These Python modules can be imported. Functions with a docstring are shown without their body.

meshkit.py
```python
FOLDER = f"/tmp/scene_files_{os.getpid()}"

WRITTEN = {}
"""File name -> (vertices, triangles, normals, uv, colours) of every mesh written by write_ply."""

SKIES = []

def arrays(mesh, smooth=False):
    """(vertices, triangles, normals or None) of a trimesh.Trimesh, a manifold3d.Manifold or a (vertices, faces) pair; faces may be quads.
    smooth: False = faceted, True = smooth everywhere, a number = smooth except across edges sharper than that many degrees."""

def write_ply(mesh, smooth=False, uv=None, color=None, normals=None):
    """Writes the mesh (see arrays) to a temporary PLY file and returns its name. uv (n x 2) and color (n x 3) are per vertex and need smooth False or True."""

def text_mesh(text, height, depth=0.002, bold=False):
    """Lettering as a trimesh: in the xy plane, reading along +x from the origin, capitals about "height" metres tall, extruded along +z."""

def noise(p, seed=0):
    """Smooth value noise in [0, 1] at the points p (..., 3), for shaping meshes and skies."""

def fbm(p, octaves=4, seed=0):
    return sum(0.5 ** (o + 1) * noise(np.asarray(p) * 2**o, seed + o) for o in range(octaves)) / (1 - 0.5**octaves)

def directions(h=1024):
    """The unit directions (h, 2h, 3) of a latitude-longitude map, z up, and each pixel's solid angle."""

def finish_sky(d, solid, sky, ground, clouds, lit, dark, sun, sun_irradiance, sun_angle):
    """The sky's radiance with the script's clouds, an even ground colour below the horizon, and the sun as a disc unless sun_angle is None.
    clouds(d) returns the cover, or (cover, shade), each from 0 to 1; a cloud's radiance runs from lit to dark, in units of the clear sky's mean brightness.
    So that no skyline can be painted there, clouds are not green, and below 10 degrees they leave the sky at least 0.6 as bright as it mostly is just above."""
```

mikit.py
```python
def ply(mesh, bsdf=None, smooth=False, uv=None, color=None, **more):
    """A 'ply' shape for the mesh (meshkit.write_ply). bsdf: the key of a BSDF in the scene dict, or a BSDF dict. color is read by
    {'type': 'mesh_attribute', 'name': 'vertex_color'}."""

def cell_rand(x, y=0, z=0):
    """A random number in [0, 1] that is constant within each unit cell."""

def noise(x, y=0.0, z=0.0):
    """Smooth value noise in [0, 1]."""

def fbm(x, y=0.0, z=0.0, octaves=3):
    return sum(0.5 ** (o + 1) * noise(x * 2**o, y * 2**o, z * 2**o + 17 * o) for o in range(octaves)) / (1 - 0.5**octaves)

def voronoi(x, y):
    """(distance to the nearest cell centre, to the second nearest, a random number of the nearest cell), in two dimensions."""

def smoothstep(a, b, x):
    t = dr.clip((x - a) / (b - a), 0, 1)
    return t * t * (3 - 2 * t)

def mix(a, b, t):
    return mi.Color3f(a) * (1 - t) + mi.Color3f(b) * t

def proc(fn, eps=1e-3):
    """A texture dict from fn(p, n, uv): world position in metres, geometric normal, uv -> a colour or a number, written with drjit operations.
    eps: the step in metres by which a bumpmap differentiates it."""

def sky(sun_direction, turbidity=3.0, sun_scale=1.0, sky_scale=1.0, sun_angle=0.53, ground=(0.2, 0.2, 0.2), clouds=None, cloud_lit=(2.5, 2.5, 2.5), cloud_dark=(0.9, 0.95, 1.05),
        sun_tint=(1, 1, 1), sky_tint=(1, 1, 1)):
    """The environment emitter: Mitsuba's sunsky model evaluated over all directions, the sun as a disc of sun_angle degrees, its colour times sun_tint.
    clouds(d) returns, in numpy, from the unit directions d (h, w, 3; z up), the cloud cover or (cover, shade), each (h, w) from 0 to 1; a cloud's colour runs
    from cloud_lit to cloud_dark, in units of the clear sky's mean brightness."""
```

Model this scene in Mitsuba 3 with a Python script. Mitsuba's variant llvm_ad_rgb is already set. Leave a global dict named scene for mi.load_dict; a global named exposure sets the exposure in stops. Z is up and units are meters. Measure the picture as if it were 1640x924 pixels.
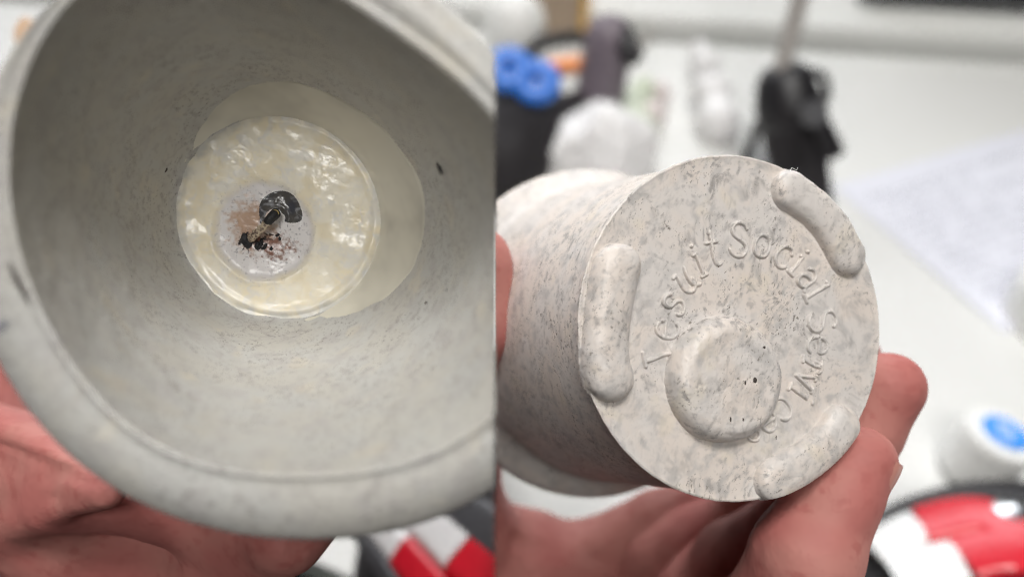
import math
import numpy as np, trimesh, manifold3d as m3
import mitsuba as mi, drjit as dr
import mikit, meshkit
from mikit import noise, fbm, voronoi, smoothstep, mix, proc

scene, labels = {"type": "scene"}, {}
rng = np.random.default_rng(7)

# ------------------------------------------------------------------ camera, lamps, exposure
F, PX, PY = 1200.0, 820.0, 462.0            # focal length and centre, in pixels of the 1640 wide photograph
PITCH, HEIGHT = math.radians(45), 0.35      # the camera looks down at a desk 0.35 m below it
RIGHT = np.array([1.0, 0, 0]); FWD = np.array([0, math.cos(PITCH), -math.sin(PITCH)]); UP = np.array([0, math.sin(PITCH), math.cos(PITCH)])
EYE = np.array([0, 0, HEIGHT])
exposure = 0.1
FOCUS, APERTURE = 0.1375, 0.0021
scene["camera"] = {"type": "thinlens", "fov": math.degrees(2 * math.atan(820 / F)), "fov_axis": "x", "aperture_radius": APERTURE, "focus_distance": FOCUS,
                   "near_clip": 0.005, "far_clip": 50.0,
                   "to_world": mi.ScalarTransform4f().look_at(origin=EYE.tolist(), target=(EYE + FWD).tolist(), up=UP.tolist())}


def lamp(key, centre, normal, w, h, power, label, cat, colour=(1, 1, 1)):
    """A flat lamp panel: rectangle shining along its normal."""
    c = np.array(centre, float); n = np.array(normal, float)
    up = [0, 0, 1] if abs(n[2]) < 0.9 else [0, 1, 0]
    scene[key] = {"type": "rectangle", "to_world": mi.ScalarTransform4f().look_at(origin=c.tolist(), target=(c + n).tolist(), up=up) @ mi.ScalarTransform4f().scale([w / 2, h / 2, 1]),
                  "bsdf": {"type": "diffuse", "reflectance": {"type": "rgb", "value": 0.8}},
                  "emitter": {"type": "area", "radiance": {"type": "rgb", "value": [power * x for x in colour]}}}
    labels[key] = {"label": label, "category": cat}


lamp("window", (-0.2, 2.0, 1.0), (0, -1, -0.15), 2.8, 1.7, 4.6, "tall bright window beyond the back of the desk", "window", (0.97, 1.0, 1.04))
lamp("ceiling_light", (0.0, 0.02, 1.9), (0, 0, -1), 0.8, 0.5, 20.0, "square white ceiling light right over the desk", "ceiling light", (1, 0.985, 0.95))
lamp("ceiling_light_001", (0.1, -0.95, 1.9), (0, 0.0, -1), 0.7, 0.5, 16.5, "unseen white ceiling light added behind the viewer to light the open cup", "ceiling light", (1, 0.985, 0.95))  # added out of view so that light reaches the left cup's floor


# ------------------------------------------------------------------ helpers
def W(p):
    """Points in millimetres (right, up, forward of the standing point) to world metres."""
    p = np.asarray(p, float) * 0.001
    return EYE + p[..., :1] * RIGHT + p[..., 1:2] * UP + p[..., 2:3] * FWD


def P(x, y, d):
    """A measured place of the photograph at depth d millimetres."""
    return np.array([(x - PX) / F * d, (PY - y) / F * d, d])


def D(x, y, z=0.0):
    """World point at height z above the desk that was measured at (x, y)."""
    r = (x - PX) / F * RIGHT + (PY - y) / F * UP + FWD
    return EYE + r * ((z - HEIGHT) / r[2])


def number(key):
    if key not in scene and not any(k.startswith(key + "__") for k in scene):
        return key
    i = 1
    while f"{key}_{i:03d}" in scene or any(k.startswith(f"{key}_{i:03d}__") for k in scene):
        i += 1
    return f"{key}_{i:03d}"


def add(key, mesh, bsdf, smooth=35, label=None, cat=None, group=None, kind=None, **kw):
    key = number(key)
    scene[key] = mikit.ply(mesh, bsdf, smooth, **kw)
    d = {k: v for k, v in (("label", label), ("category", cat), ("group", group), ("kind", kind)) if v}
    if d:
        labels[key] = d
    return key


def thing(key, label, cat, group=None):
    labels[key] = {"label": label, "category": cat, **({"group": group} if group else {})}
    return key


def rings_mesh(rings, close_start=True, close_end=True):
    """A closed skin through rings (k, n, 3); the ends are closed to their centres."""
    R = np.asarray(rings); k, n = R.shape[:2]
    v = R.reshape(-1, 3); i = np.arange(n); j = (i + 1) % n
    f = []
    for a in range(k - 1):
        f.append(np.stack([a * n + i, a * n + j, (a + 1) * n + j], 1)); f.append(np.stack([a * n + i, (a + 1) * n + j, (a + 1) * n + i], 1))
    if close_start:
        v = np.vstack([v, R[0].mean(0)]); f.append(np.stack([np.full(n, len(v) - 1), j, i], 1))
    if close_end:
        v = np.vstack([v, R[-1].mean(0)]); f.append(np.stack([np.full(n, len(v) - 1), (k - 1) * n + i, (k - 1) * n + j], 1))
    m = trimesh.Trimesh(v, np.vstack(f), process=False)
    if m.volume < 0:
        m.invert()
    return m


def grid_mesh(V, keep=None):
    """A sheet through V (a, b, 3); faces whose four corners are all dropped by keep are left out."""
    a, b = V.shape[:2]
    q = np.arange(a * b).reshape(a, b)
    quads = np.stack([q[:-1, :-1], q[:-1, 1:], q[1:, 1:], q[1:, :-1]], -1).reshape(-1, 4)
    if keep is not None:
        quads = quads[keep.ravel()[quads].any(1)]
    m = trimesh.Trimesh(V.reshape(-1, 3), np.vstack([quads[:, [0, 1, 2]], quads[:, [0, 2, 3]]]), process=False)
    m.remove_unreferenced_vertices()
    return m


def tube(path, radii, n=14, squash=1.0, flat=None):
    """A round (or, with flat, a flattened) sweep along path, closed with rounded ends."""
    path = np.asarray(path, float); k = len(path)
    radii = np.broadcast_to(np.asarray(radii, float), k).copy()
    t = np.gradient(path, axis=0); t /= np.linalg.norm(t, axis=1, keepdims=True)
    ref = np.asarray(flat, float) if flat is not None else (np.array([0, 0, 1.0]) if abs(t[0][2]) < 0.9 else np.array([1.0, 0, 0]))
    a = np.arange(n) * 2 * np.pi / n
    rs = []
    ends = [(-1, 0.05), (-0.7, 0.71), (-0.3, 0.95)]
    def ring(c, tt, r):
        u = np.cross(ref, tt); u /= np.linalg.norm(u); w = np.cross(tt, u)
        return c + r * (np.cos(a)[:, None] * u + squash * np.sin(a)[:, None] * w)
    for s, q in ends:
        rs.append(ring(path[0] + t[0] * s * radii[0] * squash, t[0], radii[0] * q))
    for c, tt, r in zip(path, t, radii):
        rs.append(ring(c, tt, r))
    for s, q in ends[::-1]:
        rs.append(ring(path[-1] - t[-1] * s * radii[-1] * squash, t[-1], radii[-1] * q))
    return rings_mesh(rs)


def spline(pts, n):
    from scipy.interpolate import make_interp_spline
    pts = np.asarray(pts, float)
    s = np.r_[0, np.cumsum(np.linalg.norm(np.diff(pts, axis=0), axis=1))]
    return make_interp_spline(s, pts, k=min(3, len(pts) - 1))(np.linspace(0, s[-1], n))


def cut(mesh, keep_left):
    """The diptych's seam: what crosses it is cut there, and the cut closed."""
    m = m3.Manifold(m3.Mesh(np.asarray(mesh.vertices, np.float32), np.asarray(mesh.faces, np.uint32)))
    n = np.array([1.0, 0, 28 / F]) if not keep_left else np.array([-1.0, 0, -28 / F])
    off = -0.05 if keep_left else 0.05
    n /= np.linalg.norm(n)
    r = m.trim_by_plane(n.tolist(), off).to_mesh()
    return trimesh.Trimesh(np.asarray(r.vert_properties)[:, :3], np.asarray(r.tri_verts), process=False)


def surface(sdf, lo, hi, step):
    """Naive surface nets: the skin of a distance function over a box, in millimetres."""
    ax = [np.arange(a, b + step, step) for a, b in zip(lo, hi)]
    g = np.stack(np.meshgrid(*ax, indexing="ij"), -1)
    co = [np.arange(a, b + 5 * step, 4 * step) for a, b in zip(lo, hi)]
    from scipy.interpolate import RegularGridInterpolator
    gc = np.stack(np.meshgrid(*co, indexing="ij"), -1)
    rough_v = RegularGridInterpolator(co, sdf(gc.reshape(-1, 3)).reshape(gc.shape[:3]), bounds_error=False, fill_value=None)(g.reshape(-1, 3))
    near = np.abs(rough_v) < 5 * step
    rough_v[near] = sdf(g.reshape(-1, 3)[near])
    v = rough_v.reshape(g.shape[:3])
    v[0] = v[-1] = 1; v[:, 0] = v[:, -1] = 1; v[:, :, 0] = v[:, :, -1] = 1
    inside = v < 0
    nx, ny, nz = (s - 1 for s in v.shape)
    acc = np.zeros((nx, ny, nz, 3)); cnt = np.zeros((nx, ny, nz))
    corners = [(i, j, k) for i in (0, 1) for j in (0, 1) for k in (0, 1)]
    sl = lambda c: tuple(slice(c[q], c[q] + s) for q, s in enumerate((nx, ny, nz)))
    for c in corners:
        for q in range(3):
            if c[q] == 0:
                e = list(c); e[q] = 1
                va, vb = v[sl(c)], v[sl(e)]
                x = (va < 0) != (vb < 0)
                t = np.where(x, va / np.where(x, va - vb, 1), 0)
                off = np.array(c, float)[None] + t[x][:, None] * (np.array(e) - np.array(c))
                acc[x] += off; cnt[x] += 1
    on = cnt > 0
    idx = -np.ones(on.shape, int); idx[on] = np.arange(on.sum())
    cells = np.argwhere(on)
    verts = (cells + acc[on] / cnt[on][:, None]) * step + np.array(lo)
    faces = []
    for q in range(3):
        a, b = [(1, 2), (2, 0), (0, 1)][q]
        s0 = [slice(1, s) for s in (nx, ny, nz)]; s0[q] = slice(0, (nx, ny, nz)[q])
        s1 = list(s0); s1[q] = slice(1, (nx, ny, nz)[q] + 1)
        i0, i1 = inside[tuple(s0)], inside[tuple(s1)]
        base = np.argwhere(i0 != i1)
        base_full = base.copy(); base_full[:, a] += 1; base_full[:, b] += 1
        flip = i1[i0 != i1]
        def cell(da, db):
            c = base_full.copy(); c[:, a] -= da; c[:, b] -= db
            return idx[c[:, 0], c[:, 1], c[:, 2]]
        quad = np.stack([cell(1, 1), cell(0, 1), cell(0, 0), cell(1, 0)], 1)
        quad[flip] = quad[flip][:, ::-1]
        faces.append(quad)
    quad = np.vstack(faces)
    m = trimesh.Trimesh(verts, np.vstack([quad[:, [0, 1, 2]], quad[:, [0, 2, 3]]]), process=False)
    if m.volume < 0:
        m.invert()
    return m


def bone(p, a, b, ra, rb):
    a, b = np.asarray(a, float), np.asarray(b, float)
    d = b - a
    t = np.clip(((p - a) @ d) / (d @ d), 0, 1)
    return np.linalg.norm(p - a - t[:, None] * d, axis=1) - (ra + (rb - ra) * t)


def smin(a, b, k):
    h = np.clip(0.5 + 0.5 * (b - a) / k, 0, 1)
    return b + (a - b) * h - k * h * (1 - h)


def chain(p, js, k=2.5):
    d = None
    for (a, ra), (b, rb) in zip(js[:-1], js[1:]):
        e = bone(p, a, b, ra, rb)
        d = e if d is None else smin(d, e, k)
    return d


def world(mesh):
    m = mesh.copy(); m.vertices = W(m.vertices)
    return m


def box(size, centre, rot=0.0, tilt=None, bevel=0.0):
    s = np.array(size, float) / 2
    if bevel:
        m = m3.Manifold.batch_hull([m3.Manifold.sphere(bevel, 12).translate([x, y, z]) for x in (-s[0] + bevel, s[0] - bevel) for y in (-s[1] + bevel, s[1] - bevel) for z in (-s[2] + bevel, s[2] - bevel)]).to_mesh()
        m = trimesh.Trimesh(np.asarray(m.vert_properties)[:, :3], np.asarray(m.tri_verts), process=False)
    else:
        m = trimesh.creation.box(extents=size)
    if tilt is not None:
        m.apply_transform(tilt)
    m.apply_transform(trimesh.transformations.rotation_matrix(rot, [0, 0, 1]))
    m.apply_translation(centre)
    return m


def lathe(profile, centre, n=48, tilt=None):
    """A solid of revolution about the vertical through centre, from (radius, height) pairs."""
    a = np.arange(n) * 2 * np.pi / n
    m = rings_mesh([np.stack([r * np.cos(a), r * np.sin(a), np.full(n, z)], 1) for r, z in profile])
    if tilt is not None:
        m.apply_transform(tilt)
    m.apply_translation(centre)
    return m


def rotm(deg, axis):
    return trimesh.transformations.rotation_matrix(math.radians(deg), axis)


# ------------------------------------------------------------------ materials
def rgb(*c):
    return {"type": "rgb", "value": list(c)}


def plain(name, colour, rough=0.5, spec=0.5, **kw):
    scene[name] = {"type": "twosided", "bsdf": {"type": "principled", "base_color": rgb(*colour) if not isinstance(colour, dict) else colour, "roughness": rough, "specular": spec, **kw}}
    return name


def cup_stone(scale, seed, axis, strength=1.0, warm=(0.57, 0.515, 0.465), cold=(0.55, 0.52, 0.495)):
    """Cast, marbled off-white: warm and cool clouds, drawn-out dark flecks, small pits."""
    ax = axis / np.linalg.norm(axis)
    u = np.cross(ax, [0.3, 0.9, 0.1]); u /= np.linalg.norm(u); v = np.cross(ax, u)
    A, U, V = (mi.Vector3f(*map(float, q)) for q in (ax, u, v))

    def fn(p, n, uv):
        x, y, z = dr.dot(p, U) * 1000, dr.dot(p, V) * 1000, dr.dot(p, A) * 1000
        wx = fbm(x * 0.12 + seed, y * 0.12, z * 0.12, 3) * 9
        cloud = fbm(x * 0.16 + wx * 0.4, y * 0.16 + seed, z * 0.13, 4)
        cool = fbm(x * 0.55 + 11 + wx * 0.4, y * 0.42, z * 0.35 + seed, 5)
        c = mix(warm, cold, smoothstep(0.35, 0.68, cloud))
        c = mix(c, (0.385, 0.367, 0.355), smoothstep(0.46, 0.76, cool) * 0.7 * (0.5 + 0.5 * strength))
        vein = 1 - smoothstep(0.0, 0.035, dr.abs(fbm(x * 0.16 + wx * 0.25, y * 0.16 + 31, z * 0.16 + seed, 4) - 0.5))
        c = mix(c, (0.33, 0.305, 0.285), vein * 0.4 * smoothstep(0.45, 0.62, fbm(x * 0.3, y * 0.3 + 9, z * 0.3 + seed, 2)))
        c = mix(c, (0.60, 0.52, 0.38), smoothstep(0.62, 0.80, fbm(x * 0.22, y * 0.22 + 40, z * 0.22 + seed, 3)) * 0.22)
        dense = smoothstep(0.32, 0.62, fbm(x * 0.16 + 60, y * 0.16, z * 0.16 + seed, 3))
        wisp = fbm(x * 1.3 * scale + wx * 0.9, y * 0.95 * scale + 5 + wx * 0.8, z * 0.95 * scale + seed, 5)
        c = mix(c, (0.255, 0.237, 0.225), smoothstep(0.50, 0.80, wisp) * (0.25 + 0.5 * dense) * strength)
        fleck = fbm(x * 3.2 * scale + wx, y * 1.7 * scale + 5 + wx * 0.5, z * 1.7 * scale + seed, 3)
        c = mix(c, (0.16, 0.14, 0.12), smoothstep(0.64, 0.78, fleck) * (0.08 + 0.65 * dense * dense) * strength)
        pit = fbm(x * 5.5 * scale, y * 4.6 * scale + 9, z * 4.6 * scale + seed, 2)
        c = mix(c, (0.10, 0.075, 0.05), smoothstep(0.78, 0.90, pit) * (0.1 + 0.9 * dense) * strength)
        return c

    def relief(p, n, uv):
        x, y, z = dr.dot(p, U) * 1000, dr.dot(p, V) * 1000, dr.dot(p, A) * 1000
        return 0.00012 * fbm(x * 0.9, y * 0.9, z * 0.9 + seed, 4) - 0.00012 * smoothstep(0.66, 0.8, fbm(x * 2.6, y * 2.0 + 9, z * 2.0 + seed, 3))
    return {"type": "twosided", "bsdf": {"type": "bumpmap", "nested_texture": proc(relief, 2e-4), "scale": 1.0,
            "nested_bsdf": {"type": "principled", "base_color": proc(fn), "roughness": 0.42, "specular": 0.45}}}


def skin_fn(p, n, uv):
    q = p * 1000
    a = fbm(q.x * 0.07, q.y * 0.07 + 3, q.z * 0.07, 3)
    b = fbm(q.x * 0.45, q.y * 0.45, q.z * 0.45 + 8, 3)
    c = mix((0.37, 0.128, 0.114), (0.41, 0.175, 0.15), smoothstep(0.3, 0.7, a))
    return mix(c, (0.32, 0.095, 0.084), smoothstep(0.52, 0.8, b) * 0.6)


def skin_relief(p, n, uv):
    q = p * 1000
    w = fbm(q.x * 0.3, q.y * 0.3, q.z * 0.3, 2) * 3
    ridge = dr.sin((q.x * 0.7 + q.y * 0.4 - q.z * 0.8) * 9 + w * 5)
    return 0.000016 * ridge + 0.00022 * fbm(q.x * 0.9, q.y * 0.9, q.z * 0.9, 4)


scene["skin"] = {"type": "twosided", "bsdf": {"type": "bumpmap", "nested_texture": proc(skin_relief, 1.0e-4), "scale": 0.5,
                 "nested_bsdf": {"type": "principled", "base_color": proc(skin_fn), "roughness": 0.55, "specular": 0.14}}}
plain("nail_horn", (0.44, 0.20, 0.165), 0.3)
plain("white_laminate", (0.66, 0.66, 0.645), 0.45, 0.3)
plain("white_paint", (0.66, 0.66, 0.64), 0.6, 0.3)
plain("edge_band", (0.42, 0.47, 0.44), 0.5)
plain("dark_carpet", (0.035, 0.035, 0.04), 0.9, 0.1)
plain("black_plastic", (0.012, 0.011, 0.013), 0.45)
plain("soft_black", (0.02, 0.018, 0.02), 0.7, 0.3)
plain("charcoal_plastic", (0.05, 0.05, 0.055), 0.4)
plain("grey_metal", (0.33, 0.31, 0.29), 0.4, 0.5)
plain("blue_plastic", (0.02, 0.16, 0.62), 0.35)
plain("cap_blue", (0.05, 0.28, 0.80), 0.35)
plain("orange_plastic", (0.75, 0.27, 0.09), 0.4)
plain("mauve_plastic", (0.17, 0.14, 0.165), 0.5)
plain("tan_card", (0.34, 0.26, 0.19), 0.7)
plain("amber_card", (0.62, 0.36, 0.08), 0.6)
plain("green_leaf", (0.02, 0.12, 0.015), 0.6)
plain("white_plastic", (0.76, 0.76, 0.74), 0.35)
plain("pale_green_film", (0.55, 0.60, 0.48), 0.35)
plain("pale_pink_film", (0.62, 0.55, 0.54), 0.35)
plain("white_film", (0.70, 0.69, 0.69), 0.3)
plain("red_shell", (0.55, 0.008, 0.022), 0.25, clearcoat=0.6)
plain("white_shell", (0.72, 0.72, 0.72), 0.25, clearcoat=0.6)
plain("chrome", (0.6, 0.6, 0.62), 0.2, metallic=1.0)
plain("char_black", (0.008, 0.008, 0.009), 0.6)
plain("blemish_shade_brown", (0.05, 0.04, 0.035), 0.5)
plain("blemish_grey", (0.22, 0.22, 0.23), 0.5)
plain("stain_tan", (0.60, 0.40, 0.26), 0.5)
plain("fibre_white", (0.8, 0.8, 0.78), 0.6)

# ------------------------------------------------------------------ the setting: desk, floor, sill
SIDE = D(487, 890), D(700, 985)
e = SIDE[1] - SIDE[0]
corner = SIDE[0] - e * 3.0
far = SIDE[0] + e * 6.0
BL, BR = D(300, 22), D(2400, 152)            # the back edge of the desk
from shapely.geometry import Polygon
back = (BR - BL)[:2] / np.linalg.norm((BR - BL)[:2])
left_back = BL[:2] - back * 0.6
desk_poly = Polygon([corner[:2] + [-0.25, 0.1], SIDE[0][:2], far[:2], [1.6, far[1]], BR[:2] + back * 0.6, left_back, left_back + [-0.1, -0.5]])
m = trimesh.creation.extrude_polygon(desk_poly, 0.002); m.apply_translation([0, 0, -0.002])
add("desk", m, "white_laminate", False, "white desk top", None, None, "structure")
m = trimesh.creation.extrude_polygon(desk_poly.buffer(-0.0005), 0.024); m.apply_translation([0, 0, -0.0262])
add("desk__edge_band", m, "edge_band", False)
m = trimesh.creation.box(extents=(6, 6, 0.02)); m.apply_translation([0, 1, -0.75])
add("floor", m, "dark_carpet", False, "dark carpet under the desk", None, None, "structure")
ang = math.atan2(back[1], back[0])
nb = np.array([-back[1], back[0]])
mid = (BL[:2] + BR[:2]) / 2
add("window_sill", box((4.0, 0.5, 0.05), [*(mid + nb * 0.262), -0.004], ang, bevel=0.004), "white_paint", 40, "white sill behind the desk", None, None, "structure")
add("wall", box((6.0, 0.1, 1.5), [*(mid + nb * 0.62), -0.2], ang), "white_paint", False, "white wall below the window", None, None, "structure")

# ------------------------------------------------------------------ right: the cup seen from below
def frame(a, b):
    n = np.array([math.tan(a), math.tan(b), -1.0]); n /= np.linalg.norm(n)
    u = np.cross([0, 1, 0], n); u *= -1 if u[0] < 0 else 1; u /= np.linalg.norm(u)
    v = np.cross(n, u); v *= 1 if v[1] > 0 else -1
    return u, v, n


C0 = np.array([42.0, -6.9, 138.9]); U0, V0, N0 = frame(0.296, 0.07)
C1 = P(955, 530, 198.0)


def plane(x, y, c=C0, u=U0, v=V0, n=N0):
    """Where the sight line to (x, y) meets the cup's base: millimetres along u and v."""
    r = P(x, y, 1.0); q = r * ((c @ n) / (r @ n)) - c
    return np.array([q @ u, q @ v])


axis0 = C1 - C0
scene["cup_stone"] = cup_stone(1.0, 3.0, W(C1) - W(C0), 1.15, (0.575, 0.515, 0.47), (0.545, 0.51, 0.485))
prof = [(0.0, 8), (0.0, 16), (0.0, 24), (0.0, 29), (0, 31.0), (-0.003, 31.7), (0.0, 32.0), (0.006, 31.9), (0.012, 31.55), (0.03, 31.4), (0.06, 31.45)]
prof += [(f, 31.45 + 5.2 * ((f - 0.06) / 0.7) ** 1.15) for f in np.linspace(0.1, 0.76, 26)]
prof += [(0.80, 36.75), (0.83, 36.7), (0.86, 37.0), (0.89, 38.2), (0.92, 40.0), (0.95, 41.9), (0.975, 42.9), (1.0, 43.1), (1.02, 42.5), (1.03, 41.0), (1.02, 38.5), (0.99, 36.2), (0.93, 34.2), (0.8, 32.4), (0.5, 30.0), (0.25, 27.5), (0.14, 22), (0.12, 10)]
n = 360; t = np.arange(n) * 2 * np.pi / n
rings = []
for f, r in prof:
    rr = r * (1 + 0.006 * (meshkit.fbm(np.stack([np.cos(t) * 2, np.sin(t) * 2, np.full(n, f * 6)], 1), 3, 5) - 0.5) * (f > 0.008))
    rr = rr + (0.14 * (meshkit.noise(np.stack([np.cos(t) * 26, np.sin(t) * 26, t * 0], 1), 3) - 0.5) if -0.01 < f < 0.008 and r > 31.5 else 0)
    rings.append(C0 + f * axis0 + rr[:, None] * (np.cos(t)[:, None] * U0 + np.sin(t)[:, None] * V0))
body = cut(rings_mesh(rings), False)
cup2 = thing("candle_cup_001", "off-white marbled cup held on its side, base with raised lettering towards the viewer", "cup")
add(cup2 + "__body", world(body), "cup_stone", 40)


def patch(fn, lo, hi, step, lift=0.0):
    """A raised piece on the base: fn(q) gives its height in millimetres at the plane points q."""
    x, y = np.arange(lo[0], hi[0] + step, step), np.arange(lo[1], hi[1] + step, step)
    g = np.stack(np.meshgrid(x, y, indexing="ij"), -1)
    h = fn(g)
    keep = h > -0.28
    V = C0 + g[..., :1] * U0 + g[..., 1:] * V0 + h[..., None] * N0
    return world(grid_mesh(V, keep))


def seg_dist(g, a, b):
    d = b - a; s = np.clip(((g - a) @ d) / max(d @ d, 1e-9), 0, 1)
    return np.linalg.norm(g - a - s[..., None] * d, axis=-1)


def poly_dist(g, pts):
    return np.min([seg_dist(g, np.array(a), np.array(b)) for a, b in zip(pts[:-1], pts[1:])], axis=0)


def bulge(d, r, h, e=3.0):
    """Rounded cross section: height h at the middle, back to the plane at r, with a soft foot."""
    q = np.clip(1 - np.clip(d / r, 0, None) ** e, -0.5, 1)
    return np.where(q > 0, h * np.sqrt(np.maximum(q, 0)), 0.9 * q) + 0.35 * np.exp(-np.abs(d - r) / 0.5) * (q > -0.5) - 0.3


def foot(px, h, seed, r=3.9):
    pts = spline([plane(*q) for q in px], 14)
    def fn(g):
        d = poly_dist(g, pts)
        d = d + 0.6 * (meshkit.fbm(np.concatenate([g * 0.2, g[..., :1] * 0 + seed], -1), 3, seed) - 0.5)
        k = bulge(d, r, h) + (d < r) * 0.3 * (meshkit.fbm(np.concatenate([g * 0.4, g[..., :1] * 0 + 2 * seed], -1), 3, seed + 4) - 0.5)
        return np.minimum(k, 5.0 * (32.35 - np.hypot(g[..., 0], g[..., 1])))
    return patch(fn, pts.min(0) - 6, pts.max(0) + 6, 0.17)


add(cup2 + "__foot", foot([(1262, 305), (1290, 325), (1318, 352), (1343, 390), (1354, 410)], 3.0, 3, 4.0), "cup_stone", True)
add(cup2 + "__foot", foot([(987, 428), (976, 475), (969, 530), (968, 575), (975, 603)], 3.6, 8, 4.4), "cup_stone", True)
add(cup2 + "__foot", foot([(1238, 768), (1270, 750), (1305, 724), (1330, 700), (1343, 682)], 3.0, 5, 4.1), "cup_stone", True)

bc = plane(1156, 606); br = 11.6


def boss(g):
    q = g - bc; a = np.arctan2(q[..., 1], q[..., 0]); d = np.hypot(q[..., 0], q[..., 1])
    d = d + 0.7 * (meshkit.fbm(np.stack([np.cos(a) * 1.6, np.sin(a) * 1.6, d * 0.12], -1), 3, 9) - 0.5)
    top = np.where(d < br, 3.9 * np.sqrt(np.clip(1 - (np.clip(d - 8.4, 0, None) / (br - 8.4)) ** 2.2, 0, 1)) + 0.05 * np.exp(-((d - 8.3) / 1.2) ** 2), -0.25 - 0.3 * (d - br))
    n3 = meshkit.fbm(np.concatenate([g * 0.45, g[..., :1] * 0 + 5], -1), 4, 21) - 0.5
    # a shallow dent with a soft lip, and an off-centre seam
    lip = 0.08 * np.exp(-((d - 8.2) / 0.9) ** 2) * (0.5 + 0.5 * np.cos(a - 2.0))
    seam = -0.12 * np.exp(-((np.hypot(q[..., 0] - 1.0, q[..., 1] + 0.8) - 9.2) / 0.35) ** 2) * (np.cos(a + 0.3) > 0.1)
    return top + (d < br) * (0.35 * n3 + lip + seam) - 0.05


add(cup2 + "__boss", patch(boss, bc - 13.5, bc + 13.5, 0.17), "cup_stone", True)

for x, y, a, b in ((1189, 607, 0.42, 0.55), (1174, 611, 0.15, 0.4), (1203, 556, 0.3, 0.25), (1151, 668, 0.2, 0.45), (1170, 668, 0.15, 0.3), (1243, 700, 0.12, 0.4)):
    q = plane(x, y); hq = float(max(boss(q[None, None])[0, 0], 0))
    bl = trimesh.creation.icosphere(subdivisions=2); bl.vertices = C0 + q[0] * U0 + q[1] * V0 + hq * N0 + bl.vertices[:, :1] * a * U0 + bl.vertices[:, 1:2] * b * V0 + bl.vertices[:, 2:] * 0.09 * N0
    bl.vertices = np.asarray(bl.vertices) + 0.25 * a * (meshkit.noise(np.asarray(bl.vertices) * 6, 3)[:, None] - 0.5)
    add(cup2 + "__blemish_or_shade", world(bl), "blemish_shade_brown", True)

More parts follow.
